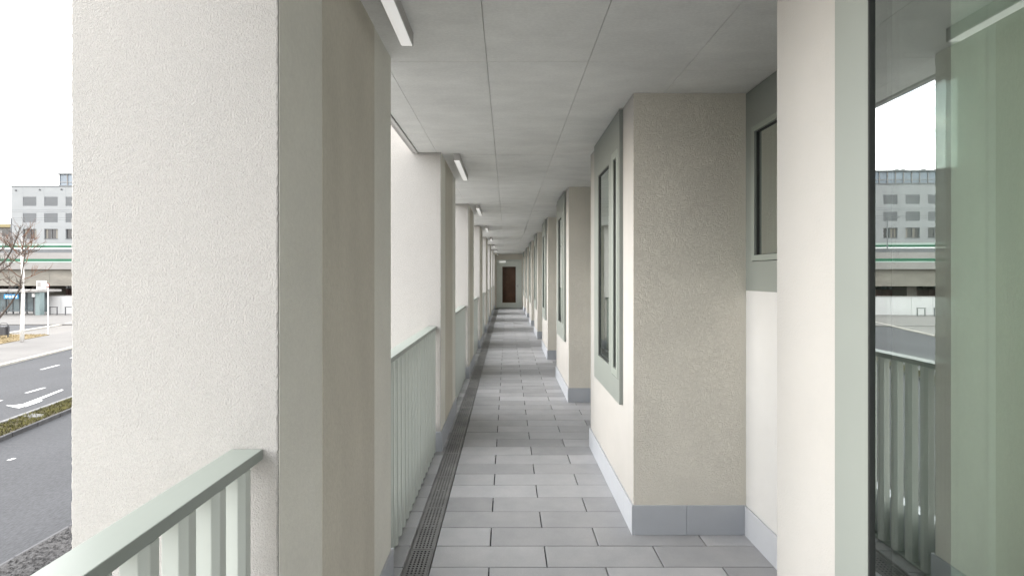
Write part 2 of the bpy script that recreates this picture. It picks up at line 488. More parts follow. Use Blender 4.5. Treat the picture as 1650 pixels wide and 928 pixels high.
# ---- drain channel with perforated grating
drain = thing('drain_channel', 'long perforated steel drain channel set in the walkway floor', 'drain', (-0.4665, 0, 0))
MB().box(-0.067, 0.067, YBACK, YEND, -0.0298, -0.026).build('channel_bed', 'black', drain)
for sx in (-1, 1):
    box(sx * 0.064 - 0.003, sx * 0.064 + 0.003, YBACK, YEND, -0.0255, -0.001).build('channel_edge', 'steel', drain)
def grating_mesh(length=0.5):
    mb = MB()
    pitch, nx = 0.02, 5
    ny = int(length / pitch) - 1
    xa = -nx * pitch / 2
    ya = (length - ny * pitch) / 2
    z = -0.004
    hr = 0.0062
    for ix in range(nx):
        for iy in range(ny):
            cx, cy = xa + (ix + .5) * pitch, ya + (iy + .5) * pitch
            h = pitch / 2
            outer = [(h, 0), (h, h), (0, h), (-h, h), (-h, 0), (-h, -h), (0, -h), (h, -h)]
            if (ix + 0) % 2 == 1 and iy in (ny // 2,):
                mb.add([(cx - h, cy - h, z), (cx + h, cy - h, z), (cx + h, cy + h, z), (cx - h, cy + h, z)], [(0, 1, 2, 3)])
                continue
            vs = [(cx + x, cy + y, z) for x, y in outer]
            vs += [(cx + hr * math.cos(a * math.pi / 4), cy + hr * math.sin(a * math.pi / 4), z) for a in range(8)]
            vs += [(cx + hr * math.cos(a * math.pi / 4), cy + hr * math.sin(a * math.pi / 4), z - 0.003) for a in range(8)]
            fs = [(a, (a + 1) % 8, 8 + (a + 1) % 8, 8 + a) for a in range(8)]
            fs += [(8 + a, 8 + (a + 1) % 8, 16 + (a + 1) % 8, 16 + a) for a in range(8)]
            mb.add(vs, fs)
    e = 0.0005
    w = 0.0595
    mb.add([(-w, e, z), (xa, e, z), (xa, length - e, z), (-w, length - e, z)], [(0, 1, 2, 3)])
    mb.add([(-xa, e, z), (w, e, z), (w, length - e, z), (-xa, length - e, z)], [(0, 1, 2, 3)])
    mb.add([(xa, e, z), (-xa, e, z), (-xa, ya, z), (xa, ya, z)], [(0, 1, 2, 3)])
    mb.add([(xa, length - ya, z), (-xa, length - ya, z), (-xa, length - e, z), (xa, length - e, z)], [(0, 1, 2, 3)])
    me = bpy.data.meshes.new('grating')
    me.from_pydata(mb.v, [], mb.f)
    me.materials.append(M['steel'])
    return me
gm = grating_mesh()
y = 0.25 - 0.5 * 2
while y < YEND - 0.01:
    place('grating', gm, drain, (random.uniform(-.0006, .0006), y, random.uniform(-.0006, .0003)))
    y += 0.5

# ---- ceiling with shuttering panels
ceiling = struct(box(SLAB, 3.2, YBACK, YEND + 0.4, CEIL + 0.022, CEIL + 0.32).build('ceiling', 'concrete'))
xj = [SLAB + 0.002, -0.605, -0.10, 0.404, 0.915, RX + 0.12]
yj = []
for k in range(-2, 9):
    for d in (1.338, 2.475, 3.726):
        yj.append(d + k * P)
yj = [YBACK] + [v for v in sorted(yj) if YBACK + .1 < v < YEND - .1] + [YEND + 0.2]
g = 0.0012
pc = {}
for a, b in zip(xj, xj[1:]):
    for c, d in zip(yj, yj[1:]):
        sh = 0.11 if a > 0.9 else 0.0
        s0 = 0.0035 if abs((c - 1.338 + 10 * P) % P) < .01 or abs((c - 1.338 + 10 * P) % P - P) < .01 else g
        s1 = 0.0035 if abs((d - 1.338 + 10 * P) % P) < .01 or abs((d - 1.338 + 10 * P) % P - P) < .01 else g
        k = (round(b - a, 3), round(d - c, 3), s0, s1)
        if k not in pc:
            w, l = (b - a) / 2 - g, (d - c) / 2
            pc[k] = box(-w, w, -l + s0, l - s1, 0, 0.021).mesh('ceiling_panel', 'concrete', 0.0008, 1)
        place('ceiling_panel', pc[k], ceiling, ((a + b) / 2, (c + d) / 2 + (sh if d < YEND else 0), CEIL + random.uniform(0, .0012)))

# ---- slab edge: upstand outside the balusters, and facade slab band
mb = MB()
mb.box(-0.765, -0.672, YBACK, YEND + 0.4, -0.30, -0.002)
mb.box(-0.765, -0.690, YBACK, YEND + 0.4, -0.002, 0.24)
mb.build('edge_upstand', 'skirt', floor)

# ---- columns
def skirt_run(parent, x0, y0, x1, y1, side, cuts, h=0.17, t=0.012, z0=0.0):
    """Row of skirting tiles along a wall line from (x0,y0) to (x1,y1); side is the outward normal."""
    d = Vector((x1 - x0, y1 - y0)); ln = d.length; d.normalize()
    nrm = Vector(side)
    st = [0.0] + list(cuts) + [ln]
    for a, b in zip(st, st[1:]):
        p0 = Vector((x0, y0)) + d * (a + 0.0008); p1 = Vector((x0, y0)) + d * (b - 0.0008)
        q0, q1 = p0 + nrm * t, p1 + nrm * t
        MB().prism([tuple(p0), tuple(p1), tuple(q1), tuple(q0)], z0, z0 + h + random.uniform(-.001, .001)).build('skirting_tile', 'skirt', parent, 0.0015, 1)

def cuts_for(ln, first=0.3, step=0.6):
    c, out = first, []
    while c < ln - 0.08:
        out.append(c); c += step
    return out

NC = 8
def ragged_prism(x0, x1, y0, y1, z0, z1, za, zb, step=0.009, amp=0.0008, sup=0.004):
    """Upright block whose corners wander a little, as hand-rubbed plaster does."""
    zs = [z0] + [za + i * step for i in range(int((zb - za) / step) + 1)] + [z1]
    mb = MB(); vs = []
    cs_ = [((x0, y0), (0, 1), (1, 0)), ((x1, y0), (-1, 0), (0, 1)), ((x1, y1), (0, -1), (-1, 0)), ((x0, y1), (1, 0), (0, -1))]
    for z in zs:
        for (cx, cy), a, b in cs_:
            ix, iy = a[0] + b[0], a[1] + b[1]
            j = 0.0010 + random.uniform(-amp, amp)
            vs += [(cx + a[0] * sup, cy + a[1] * sup, z), (cx + ix * j, cy + iy * j, z), (cx + b[0] * sup, cy + b[1] * sup, z)]
    n = 12; fs = [tuple(range(n - 1, -1, -1)), tuple(range((len(zs) - 1) * n, len(zs) * n))]
    for i in range(len(zs) - 1):
        for k in range(n):
            fs.append((i * n + k, i * n + (k + 1) % n, (i + 1) * n + (k + 1) % n, (i + 1) * n + k))
    return mb.add(vs, fs)
col_body = ragged_prism(CXO, CXI, 0, CT, GZ, 5.6, 0.10, 3.2).mesh('column_body', 'plaster')
ba, bb = 0.290, 0.887  # inner face in three tones: pale, brown with coarser bump, pale
band0 = box(CXI - 0.001, CXI + 0.0018, 0.0055, ba, 0.17, CEIL - 0.001).mesh('pale_band', 'band_pale')
band1 = box(CXI - 0.001, CXI + 0.0034, ba, bb, 0.17, CEIL - 0.001).mesh('brown_band', 'band_brown')
band2 = box(CXI - 0.001, CXI + 0.0018, bb, CT - 0.0055, 0.17, CEIL - 0.001).mesh('pale_band', 'band_pale')
col_labels = ['nearest broad white plaster column with grey and brown banded inner face',
              'second white plaster column, at far end of the second railing',
              'third white plaster column from the viewer on the left side',
              'fourth white plaster column from the viewer on the left side',
              'fifth white plaster column from the viewer on the left side',
              'sixth white plaster column from the viewer on the left side',
              'seventh white plaster column, last but one before the end door',
              'eighth and last white plaster column, beside the end door']
for k in range(-1, NC):
    y = C0 + k * P
    lab = col_labels[k] if k >= 0 else 'white plaster column on the left just behind the viewer'
    t = thing('column', lab, 'column', (0, y, 0), 'plaster columns along the open left side')
    place('column_body', col_body, t)
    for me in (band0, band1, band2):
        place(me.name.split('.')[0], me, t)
    skirt_run(t, CXI, -0.012, CXI, CT + 0.012, (1, 0), [0.33, 0.93])
    skirt_run(t, -0.665, 0, CXI, 0, (0, -1), [])
    skirt_run(t, -0.665, CT, CXI, CT, (0, 1), [])

# ---- railings
RTOP = 1.073
hx0, hx1 = -0.683, -0.605
bal = MB().prism([(-0.012, -0.02), (0.0205, -0.02), (0.0328, -0.009), (0.0328, 0.014), (-0.012, 0.014)], 0.015, RTOP - 0.0262).mesh('baluster', 'sage_light', 0.001, 1)
rail_labels = ['near sage green railing at bottom left ending at the nearest column',
               'sage green railing between the nearest and second columns',
               'sage green railing between the second and third columns',
               'sage green railing between the third and fourth columns',
               'sage green railing between the fourth and fifth columns',
               'sage green railing between the fifth and sixth columns',
               'sage green railing between the sixth and seventh columns',
               'sage green railing between the seventh and last columns']
for k in range(0, NC):
    ya, yb = C0 + (k - 1) * P + CT, C0 + k * P
    t = thing('railing', rail_labels[k], 'railing', (0, yb, 0), 'sage green railings between the columns')
    ln = yb - ya
    box(hx0, hx1, -ln + 0.002, -0.002, RTOP - 0.026, RTOP).build('handrail', 'sage', t, 0.002, 2)
    box(-0.657, -0.618, -ln + 0.002, -0.002, 0.003, 0.015).build('bottom_rail', 'sage', t, 0.001, 1)
    n = int(ln / 0.103)
    for j in range(n):
        place('baluster', bal, t, (-0.638, -0.075 - j * 0.103, 0))

# ---- slab edge trims over the openings
for k in range(0, NC):
    ya, yb = C0 + (k - 1) * P + CT, C0 + k * P
    MB().box(-0.786, SLAB - 0.0005, ya + .002, yb - .002, CEIL - 0.012, CEIL + 0.05).build('edge_trim', 'alu', ceiling)
    MB().box(-0.815, -0.789, ya + .002, yb - .002, CEIL - 0.004, CEIL + 0.05).build('edge_trim', 'lamp_body', ceiling)

# ---- ceiling lamps
LY = 0.04
lh = MB().box(-0.026, 0.026, 0, 0.9, -0.058, 0).mesh('lamp_housing', 'lamp_body', 0.0015, 1)
ld = MB().box(-0.0235, 0.0235, 0.004, 0.896, -0.0615, -0.056).mesh('lamp_diffuser', 'lamp_white', 0.001, 1)
lc = MB().box(-0.0268, 0.0268, -0.004, -0.0002, -0.0588, 0).mesh('end_cap', 'lamp_body')
for k in range(0, NC):
    t = thing('ceiling_lamp', '%s slim white linear lamp under the ceiling beside the %s column' % (ORD[k], ORD[k]), 'lamp',
              (-0.437, C0 + k * P + LY, CEIL), 'linear ceiling lamps along the columns')
    place('lamp_housing', lh, t); place('lamp_diffuser', ld, t); place('end_cap', lc, t)
    place('end_cap', lc, t, (0, 0.9042, 0))

# ---- piers on the right, each with its sage window panel
XP = PX - 0.024
def curtain_mesh(y0, y1, z0, z1, x, amp=0.02, wl=0.09):
    mb = MB(); n = max(8, int((y1 - y0) / wl * 8)); vs = []
    for i in range(n + 1):
        yy = y0 + (y1 - y0) * i / n
        xx = x + amp * math.sin(yy / wl * 2 * math.pi) + amp * .5 * math.sin(yy / wl * 3.7 + 1)
        vs += [(xx, yy, z0), (xx, yy, z1), (xx + 0.004, yy, z1), (xx + 0.004, yy, z0)]
    fs = []
    for i in range(n):
        for a in range(4):
            fs.append((i * 4 + a, i * 4 + (a + 1) % 4, i * 4 + 4 + (a + 1) % 4, i * 4 + 4 + a))
    return mb.add(vs, fs)

def pier(k, y0, pl, wy0, wy1, fg, cs, label, drape=None):
    """y0 near face; window panel from wy0 to wy1 (relative), fixed glass fg, narrow casement cs (relative)."""
    t = thing('wall_pier', label, 'wall pier', (0, y0, 0), 'white window piers along the right side')
    zb, zt = 0.687, 2.40
    ny0, ny1 = wy0 + 0.03, wy1 - 0.03
    mb = MB()
    mb.box(PX, RX + 0.3, 0, pl, -0.03, zb + 0.02)
    mb.box(PX, RX + 0.3, 0, pl, zt, CEIL + 0.01)
    mb.box(PX, RX + 0.3, 0, ny0, zb + 0.02, zt)
    mb.box(PX, RX + 0.3, ny1, pl, zb + 0.02, zt)
    mb.box(RX - 0.1, RX + 0.3, ny0, ny1, zb + 0.02, zt)
    mb.build('pier_wall', 'plaster_fine', t)
    zz = [0.17 + (CEIL - 0.17) * i / 200 for i in range(201)]
    vs, fs = [], []
    for z in zz:
        e = PX + random.uniform(-.0006, .0012)
        vs += [(e, -0.0045, z), (PX + .006, -0.0045, z), (RX, -0.0045, z), (e + .0006, -0.0002, z)]
    for i in range(200):
        a, b = i * 4, i * 4 + 4
        fs += [(a, a + 1, b + 1, b), (a + 1, a + 2, b + 2, b + 1), (a, b, b + 3, a + 3)]
    fs.append((0, 3, 2, 1))
    MB().add(vs, fs).build('rubbed_plaster_face', 'plaster_rough', t)
    # interior lining of the niche
    MB().plate(RX - 0.104, RX - 0.1005, [ny0 + .001, ny1 - .001], [zb + .021, zt - .001], set()).build('room_lining', 'room', t)
    ys = [wy0, wy1]; zs = [zb, CEIL - 0.006]
    fz0, fz1 = 0.885, 2.285
    cz0, cz1 = 0.84, 2.33
    if cs:
        ys = [wy0, cs[0], cs[1], fg[0], fg[1], wy1]
        zs = [zb, cz0, fz0, fz1, cz1, CEIL - 0.006]
        holes = {(1, 1), (1, 2), (1, 3), (3, 2)}
    else:
        ys = [wy0, wy0 + 0.11, fg[0] - 0.06, fg[0], fg[1], wy1]
        zs = [zb, fz0, fz1, CEIL - 0.006]
        holes = {(1, 1), (3, 1)}
        second = (wy0 + 0.11, fg[0] - 0.06)
    fr = MB().plate(XP, PX - 0.0005, ys, zs, holes).build('window_frame', 'sage_dark', t)
    MB().ring(XP + (0.006 if cs else -0.001), PX + 0.02, fg[0] + .0005, fg[1] - .0005, fz0 + .0005, fz1 - .0005, 0.011 if cs else 0.004).build('gasket', 'gasket', fr)
    if cs:
        for x in (XP + 0.012, XP + 0.030):
            MB().box(x, x + 0.004, fg[0] + .012, fg[1] - .012, fz0 + .012, fz1 - .012).build('pane', 'glass_mid', fr)
    else:
        MB().ring(XP - 0.006, PX + 0.02, second[0] + .0005, second[1] - .0005, fz0 + .0005, fz1 - .0005, 0.007).build('gasket', 'gasket', fr)
        MB().box(XP + .004, XP + .008, second[0] + .004, second[1] - .004, fz0 + .004, fz1 - .004).build('pane', 'glass_outer', fr)
        # triple glazing, each pane a little out of true
        for x, a in ((XP + 0.005, -1.0), (XP + 0.016, -1.3), (XP + 0.028, -1.65)):
            pn = MB().box(0, 0.004, fg[0] - fg[1] + .022, -.006, fz0 + .008, fz1 - .008).build('pane', 'glass_outer' if a > -1.1 else 'glass_inner', fr)
            pn.location = (x, fg[1] - 0.004, 0)
            pn.rotation_euler = (0, 0, R(a))
    if cs:
        MB().ring(XP - 0.004, PX + 0.03, cs[0] + .004, cs[1] - .004, cz0 + .004, cz1 - .004, 0.05).build('casement', 'sage', fr, 0.002, 1)
        MB().ring(XP + 0.006, PX + 0.02, cs[0] + .0545, cs[1] - .0545, cz0 + .0545, cz1 - .0545, 0.006).build('gasket', 'gasket', fr)
        MB().box(XP + 0.012, XP + 0.016, cs[0] + .06, cs[1] - .06, cz0 + .06, cz1 - .06).build('pane', 'glass', fr)
    if drape:
        curtain_mesh(drape[0], drape[1], zb + .05, zt - .01, PX + (0.16 if cs else 0.09)).build('curtain', 'curtain', t, smooth=True)
    # skirting
    skirt_run(t, PX, 0.0 - 0.012, PX, pl + 0.012, (-1, 0), cuts_for(pl, 0.197))
    skirt_run(t, PX, 0, RX, 0, (0, -1), [0.306])
    skirt_run(t, PX, pl, RX, pl, (0, 1), [0.34])
    return t

pier_labels = ['foreground wall pier at right with big reflecting window',
               'nearest wall pier showing its rough beige face beyond the foreground window',
               'second rough beige pier beyond the foreground window pier',
               'third rough beige pier beyond the foreground window pier',
               'fourth rough beige pier beyond the foreground window pier',
               'fifth rough beige pier beyond the foreground window pier',
               'sixth rough beige pier beyond the foreground window pier',
               'last pier on the right beside the end door']
# foreground pier: built to its own measures
pier(0, P1 - P, 1.36 - (P1 - P), -0.75 + 0.139 + 0.05, 1.084 + 0.139, (0.40 + 0.139, 0.984 + 0.139), None, pier_labels[0], drape=(-0.5, 1.05))
p1 = pier(1, P1, PL, 0.258, 1.17, (0.587, 0.992), (0.292, 0.492), pier_labels[1], drape=(0.66, 0.9))
for k in range(2, 8):
    y0 = P1 + (k - 1) * P
    if y0 + PL > YEND: 
        break
    c = copy_tree(p1)
    c.location.y = y0
    c['label'] = pier_labels[k]

# ---- recess walls with high windows
def recess(k, ya, yb, label):
    t = thing('recess_wall', label, 'wall', (RX, ya, 0), 'recessed walls with high windows between the piers')
    ln = yb - ya
    zb = 1.418
    mb = MB().box(0, 0.3, 0, ln, -0.03, zb)
    mb.box(0.26, 0.3, 0, ln, zb, CEIL + 0.01)
    mb.build('recess_plaster', 'plaster_recess', t)
    MB().plate(0.255, 0.2595, [0.001, ln - .001], [zb + .001, CEIL], set()).build('room_lining', 'room', t)
    gy0, gy1, gz0, gz1 = 0.10, ln - 0.075, 1.584, 2.347
    fr = MB().plate(0.0, 0.05, [0.001, gy0, gy1, ln - .001], [zb, gz0, gz1, CEIL - 0.004], {(1, 1)}).build('window_frame', 'sage_dark', t)
    MB().ring(-0.006, 0.05, gy0 + .003, gy1 - .003, gz0 + .003, gz1 - .003, 0.032).build('sash', 'sage', fr, 0.0015, 1)
    MB().ring(0.008, 0.03, gy0 + .0355, gy1 - .0355, gz0 + .0355, gz1 - .0355, 0.004).build('gasket', 'gasket', fr)
    MB().box(0.016, 0.020, gy0 + .039, gy1 - .039, gz0 + .039, gz1 - .039).build('pane', 'glass_recess', fr)
    MB().box(0.036, 0.040, gy0 + .036, gy1 - .036, gz0 + .036, gz1 - .036).build('pane', 'glass', fr)
    skirt_run(t, 0, 0.013, 0, ln - 0.013, (-1, 0), cuts_for(ln, 0.35))
    return t
recess(0, 1.36, P1, 'recessed wall with high window just past the foreground pier')
r1 = recess(1, P1 + PL, P1 + P, 'second recessed wall, behind the nearest rough beige pier')
for k in range(2, 7):
    ya = P1 + (k - 1) * P + PL
    if ya > YEND - 0.5: break
    c = copy_tree(r1)
    c.location.y = ya
    c['label'] = 'recessed wall hidden behind the %s rough beige pier from the front' % ORD[k - 1]

# ---- end wall with the glazed door
ew = thing('end_wall', 'beige plaster wall closing the far end of the walkway', 'wall', (0, YEND, 0))
DW0, DW1, DH = -0.50, 0.70, 2.30
mb = MB()
mb.box(CXI - 0.25, DW0, 0, 0.3, -0.03, CEIL + 0.01)
mb.box(DW1, RX + 0.3, 0, 0.3, -0.03, CEIL + 0.01)
mb.box(DW0, DW1, 0, 0.3, DH, CEIL + 0.01)
mb.build('wall_body', 'plaster_rough', ew)
dr = thing('end_door', 'pale green glazed door at the far end of the walkway', 'door', (0, YEND, 0))
mb = MB()
mb.box(DW0 + .001, -0.44, 0.02, 0.12, 0, DH - .001)
mb.box(0.60, DW1 - .001, 0.02, 0.12, 0, DH - .001)
mb.box(-0.44, 0.60, 0.02, 0.12, DH - 0.06, DH - .001)
mb.box(-0.44, 0.60, 0.05, 0.12, -0.01, 0.03)
mb.build('door_frame', 'door_green', dr, 0.002, 1)
mb = MB()
gx0, gx1, gz0, gz1 = -0.225, 0.417, 0.25, 1.967
mb.box(-0.436, gx0, 0.035, 0.10, 0.032, DH - 0.064)
mb.box(gx1, 0.596, 0.035, 0.10, 0.032, DH - 0.064)
mb.box(gx0, gx1, 0.035, 0.10, 0.032, gz0)
mb.box(gx0, gx1, 0.035, 0.10, gz1, DH - 0.064)
mb.build('door_leaf', 'door_green', dr)
MB().box(gx0 + .001, gx1 - .001, 0.06, 0.066, gz0 + .001, gz1 - .001).build('pane', 'glass_dark', dr)
mb = MB()
mb.box(-0.55, 0.75, 0.35, 0.39, -0.03, 2.5)
mb.box(-0.55, -0.5, 0.302, 0.35, -0.03, 2.5)
mb.box(0.7, 0.75, 0.302, 0.35, -0.03, 2.5)
mb.build('room_beyond', 'brown', dr)
hd = MB().box(0.505, 0.535, 0.026, 0.0349, 0.96, 1.12).build('handle_plate', 'alu', dr)
MB().tube([(0.52, 0.03, 1.05), (0.52, -0.03, 1.05), (0.40, -0.03, 1.05)], 0.011, 8).build('handle', 'alu', dr)
MB().box(-0.37, -0.05, -0.02, 0.0345, 2.17, 2.235).build('door_closer', 'lamp_white', dr, 0.004, 2)
MB().box(-0.05, -0.035, -0.018, 0.0345, 2.172, 2.233).build('closer_cap', 'gasket', dr)
MB().tube([(-0.08, -0.01, 2.24), (0.10, -0.03, 2.255), (0.22, 0.015, 2.262)], 0.007, 6).build('closer_arm', 'alu', dr)

# ---- the rest of the house: outer walls below and above, core behind the piers
mb = MB()
mb.box(-0.70, 0.0, YBACK, YEND + 6, GZ, -0.301)
mb.box(0.0, 12, YBACK, YEND + 6, GZ, -0.31)
mb.box(RX + 0.302, 12, YBACK, YEND + 6, -0.305, 9)
mb.box(SLAB, RX + 0.301, YEND + 0.98, YEND + 6, -0.3, 9)
mb.build('house_block', 'plaster')
hb = bpy.data.objects['house_block']
tag(hb, 'white plastered house body that carries the walkway', 'building')
up = MB().box(-0.60, RX + 0.30, YBACK, YEND + 0.9, CEIL + 0.33, 5.6).build('upper_storey', 'plaster', hb)

# ================================================================ the street
HG = EYE - GZ
def gp(px, py):
    """Point of the street plane seen at a pixel of the photograph."""
    d = FPX * HG / (py - VY)
    return (px - VX) * d / FPX, d
def at(px, py, d):
    return Vector(((px - VX) * d / FPX, d, EYE - (py - VY) * d / FPX))

ground = struct(MB().quad((-1500, -900, GZ - 0.012), (1500, -900, GZ - 0.012), (1500, 3000, GZ - 0.012), (-1500, 3000, GZ - 0.012)).build('ground', 'ground'))

def strip(name, mat, inner, outer, z, parent=None, thick=0.0):
    """Sheet between two polylines of (x, y)."""
    mb = MB(); n = len(inner)
    vs = [(x, y, z) for x, y in inner] + [(x, y, z) for x, y in outer]
    fs = [(i, i + 1, n + i + 1, n + i) for i in range(n - 1)]
    if thick > 0:
        vs += [(x, y, z - thick) for x, y in inner] + [(x, y, z - thick) for x, y in outer]
        fs += [(i, i + 1, 2 * n + i + 1, 2 * n + i) for i in range(n - 1)]
        fs += [(n + i, n + i + 1, 3 * n + i + 1, 3 * n + i) for i in range(n - 1)]
        fs += [(0, n, 3 * n, 2 * n), (n - 1, 2 * n - 1, 4 * n - 1, 3 * n - 1)]
    mb.add(vs, fs)
    return mb.build(name, mat, parent)

YS = [-40, -10, 4, 10, 14, 18, 24, 30, 38, 48, 58]
def line(x0, y0, s, q=0.0):
    return [(x0 + s * (y - y0) + q * (y - y0) ** 2 * (1 if y > y0 else 0), y) for y in YS]
near_k = line(-7.9, 8, 0.0, -0.002)
med_n = line(-13.8, 13.56, -0.22, -0.001)
med_f = line(-15.35, 15.1, -0.20, -0.0015)
far_k = line(-25.4, 25, -0.30)
house = [(-0.9, y) for y in YS]

shift = lambda pl, d: [(x + d, y) for x, y in pl]
road = struct(strip('road', 'asphalt', near_k, far_k, GZ))
bounce_o = [(-4.5, y) for y in YS]
foot = struct(strip('bounce_strip', 'bounce_strip', [(-0.72, y) for y in YS], bounce_o, GZ + 0.06))  # added pale ground strip, bounces skylight up to the walkway ceiling
grav = struct(strip('gravel_strip', 'gravel', bounce_o, shift(near_k, 0.10), GZ + 0.05))
# gravel stones near the kerb
mb = MB()
for _ in range(5200):
    y = random.uniform(5.5, 12.5); x = random.uniform(-7.75, -4.6); r = random.uniform(0.012, 0.038)
    a = random.random() * 6.28; z = GZ + 0.05
    ca, sa = math.cos(a) * r, math.sin(a) * r
    mb.add([(x + ca, y + sa, z), (x - sa, y + ca, z), (x - ca * .8, y - sa * .9, z), (x + sa, y - ca, z), (x + ca * .2, y, z + r * .8)],
           [(0, 1, 4), (1, 2, 4), (2, 3, 4), (3, 0, 4)])
stuff(mb.build('gravel_stones', 'gravel'))['label'] = 'grey gravel stones beside the road below the railing'
# kerb stones along the verge and road edges
def kerb_run(name, mat, pl, w, h, y0, y1, step, parent):
    def xat(y):
        for (xa, ya), (xb, yb) in zip(pl, pl[1:]):
            if ya <= y <= yb: return xa + (xb - xa) * (y - ya) / (yb - ya)
        return pl[-1][0]
    y = y0
    while y < y1:
        a, b = y + 0.006, y + step - 0.006
        xa, xb = xat(a), xat(b)
        MB().prism([(xa - w / 2, a), (xa + w / 2, a), (xb + w / 2, b), (xb - w / 2, b)], GZ - 0.05, GZ + h + random.uniform(-.004, .004)).build(name, mat, parent, 0.012, 1)
        y += step
kerb_run('kerb_stone', 'dark_steel', near_k, 0.07, 0.01, 3, 14, 1.0, road)
verge = struct(strip('verge', 'soil', shift(med_n, -0.12), shift(med_f, 0.12), GZ + 0.085))
kerb_run('kerb_stone', 'kerb_dark', shift(med_n, -0.04), 0.09, 0.12, 8, 26, 1.0, verge)
kerb_run('kerb_stone', 'kerb', shift(med_f, 0.06), 0.14, 0.12, 8, 26, 1.0, verge)
kerb_run('kerb_stone', 'kerb_pale', far_k, 0.32, 0.10, 18, 56, 1.5, road)

def grass_tufts(name, mat, poly_fn, n, h0, h1, parent=None):
    mb = MB()
    for _ in range(n):
        x, y = poly_fn()
        z = GZ + 0.08
        for b in range(3):
            a = random.random() * 6.28; h = random.uniform(h0, h1); w = random.uniform(.008, .02)
            lx, ly = math.cos(a) * h * .6, math.sin(a) * h * .6
            px, py = -math.sin(a) * w, math.cos(a) * w
            mb.add([(x - px, y - py, z), (x + px, y + py, z), (x + lx, y + ly, z + h)], [(0, 1, 2)])
    return stuff(mb.build(name, mat, parent))
def in_verge():
    y = random.uniform(9, 26)
    i = next(j for j in range(len(YS) - 1) if YS[j] <= y <= YS[j + 1])
    f = (y - YS[i]) / (YS[i + 1] - YS[i])
    a = med_n[i][0] + (med_n[i + 1][0] - med_n[i][0]) * f - 0.16
    b = med_f[i][0] + (med_f[i + 1][0] - med_f[i][0]) * f + 0.16
    return random.uniform(b, a), y
gr = grass_tufts('verge_grass', 'blade', in_verge, 5200, .03, .10)
gr['label'] = 'short olive grass growing on the narrow road verge'
# pale stone lying across the verge
vp = [gp(37, 676), gp(52, 672), gp(71, 673), gp(70, 676.5), gp(50, 678)]
MB().prism(vp, GZ + 0.06, GZ + 0.12).build('verge_slab', 'kerb', verge)

# lane markings
mark_z = [GZ + 0.004]
def marking(pts, name='lane_marking'):
    n = len(pts)
    mark_z[0] += 0.0015
    MB().add([(x, y, mark_z[0]) for x, y in pts], [tuple(range(n))]).build(name, 'paint', road)
def dash(a, b, w=0.14):
    p, q = Vector(gp(*a)), Vector(gp(*b))
    d = (q - p).normalized(); nrm = Vector((-d.y, d.x)) * w / 2
    marking([tuple(p - nrm), tuple(q - nrm), tuple(q + nrm), tuple(p + nrm)])
dash((42, 633), (72, 624.5)); dash((66, 595.5), (95, 588)); dash((-40, 657), (2, 645)); dash((114, 577), (128, 573))
dash((13, 742), (24, 738.5), 0.1)
# turn arrow: long shaft with a head that points back to the viewer's left
A = lambda *ps: [gp(*p) for p in ps]
marking(A((34, 652.3), (99, 627.6), (102.5, 628.6), (40, 654.3)), 'turn_arrow')
marking(A((9, 653.5), (24, 653), (34, 651.5), (41, 655), (31, 658), (24, 657)), 'turn_arrow')
marking(A((40, 654.2), (62, 646), (69.5, 645.2), (64, 648), (41, 656)), 'turn_arrow')

# island across the road: path, dry grass, second road, pavement
path = struct(strip('path', 'asphalt_light', shift(far_k, -0.15), shift(far_k, -5.6), GZ + 0.05))
isl_in, isl_out = shift(far_k, -5.6), shift(far_k, -9.2)
ii = [p for p in isl_in if p[1] <= 40] ; io = [p for p in isl_out if p[1] <= 40]
isl = struct(strip('dry_verge', 'dry_grass', ii, io, GZ + 0.10, thick=0.1))
def in_isl():
    y = random.uniform(24, 38)
    xk = -25.4 - 0.30 * (y - 25)
    return xk - random.uniform(5.7, 9.1), y
g2 = grass_tufts('dry_grass_tufts', 'blade_dry', in_isl, 3000, .04, .12)
g2['label'] = 'straw coloured dry grass around the foot of the pale tree'
lane = struct(strip('side_road', 'asphalt', shift(far_k, -10.2), shift(far_k, -16.4), GZ + 0.004))
pave = struct(MB().prism([(-95, 46), (-20, 46), (-20, 72), (-95, 72)], GZ - 0.05, GZ + 0.09).build('pavement', 'asphalt_light'))
kerb_run('kerb_stone', 'kerb_pale', shift(far_k, -9.6), 0.5, 0.09, 20, 56, 1.5, path)

# ---- far apartment building
BD = 98.0
bx = lambda px: (px - VX) * BD / FPX
bz = lambda py: EYE - (py - VY) * BD / FPX
bl = thing('apartment_building', 'white panel apartment building with grey blinds behind the viaduct', 'building', (bx(18), BD, GZ))
ox, oz = bx(18), GZ
BWX = bx(330) - ox
tops = [316.3, 342.8, 369.0]
wins = []
px = 36.8
while px < 300:
    wins.append((bx(px) - ox, bx(px + 21.8) - ox)); px += 34.4
zr = bz(301) - oz
rows = [(bz(t + 15.8) - oz, bz(t) - oz) for t in tops] + [(bz(t + 15.8) - oz, bz(t) - oz) for t in (395.2, 421.5, 447.7)]
# wall pieces: plates with openings, 0.35 m thick, in front of a body
xs = [0.0]
for a, b in wins: xs += [a, b]
xs.append(BWX)
zs = [0.0]
for a, b in sorted(rows): zs += [a, b]
zs.append(zr)
mb = MB()
holes = {(2 * i + 1, 2 * j + 1) for i in range(len(wins)) for j in range(len(rows))}
mb.plate(0, 0.35, xs, zs, holes)
mb.v = [(y, x, z) for (x, y, z) in mb.v]               # turn the plate to face the viewer
mb.f = [tuple(reversed(f)) for f in mb.f]
mb.build('wall', 'panel_white', bl)
MB().box(0, BWX, 0.6, 16, 0, zr - 0.02).build('core', 'panel_white', bl)
MB().box(-0.1, BWX + .1, -0.08, 16.1, zr, zr + 0.25).build('roof_edge', 'frame_grey', bl)
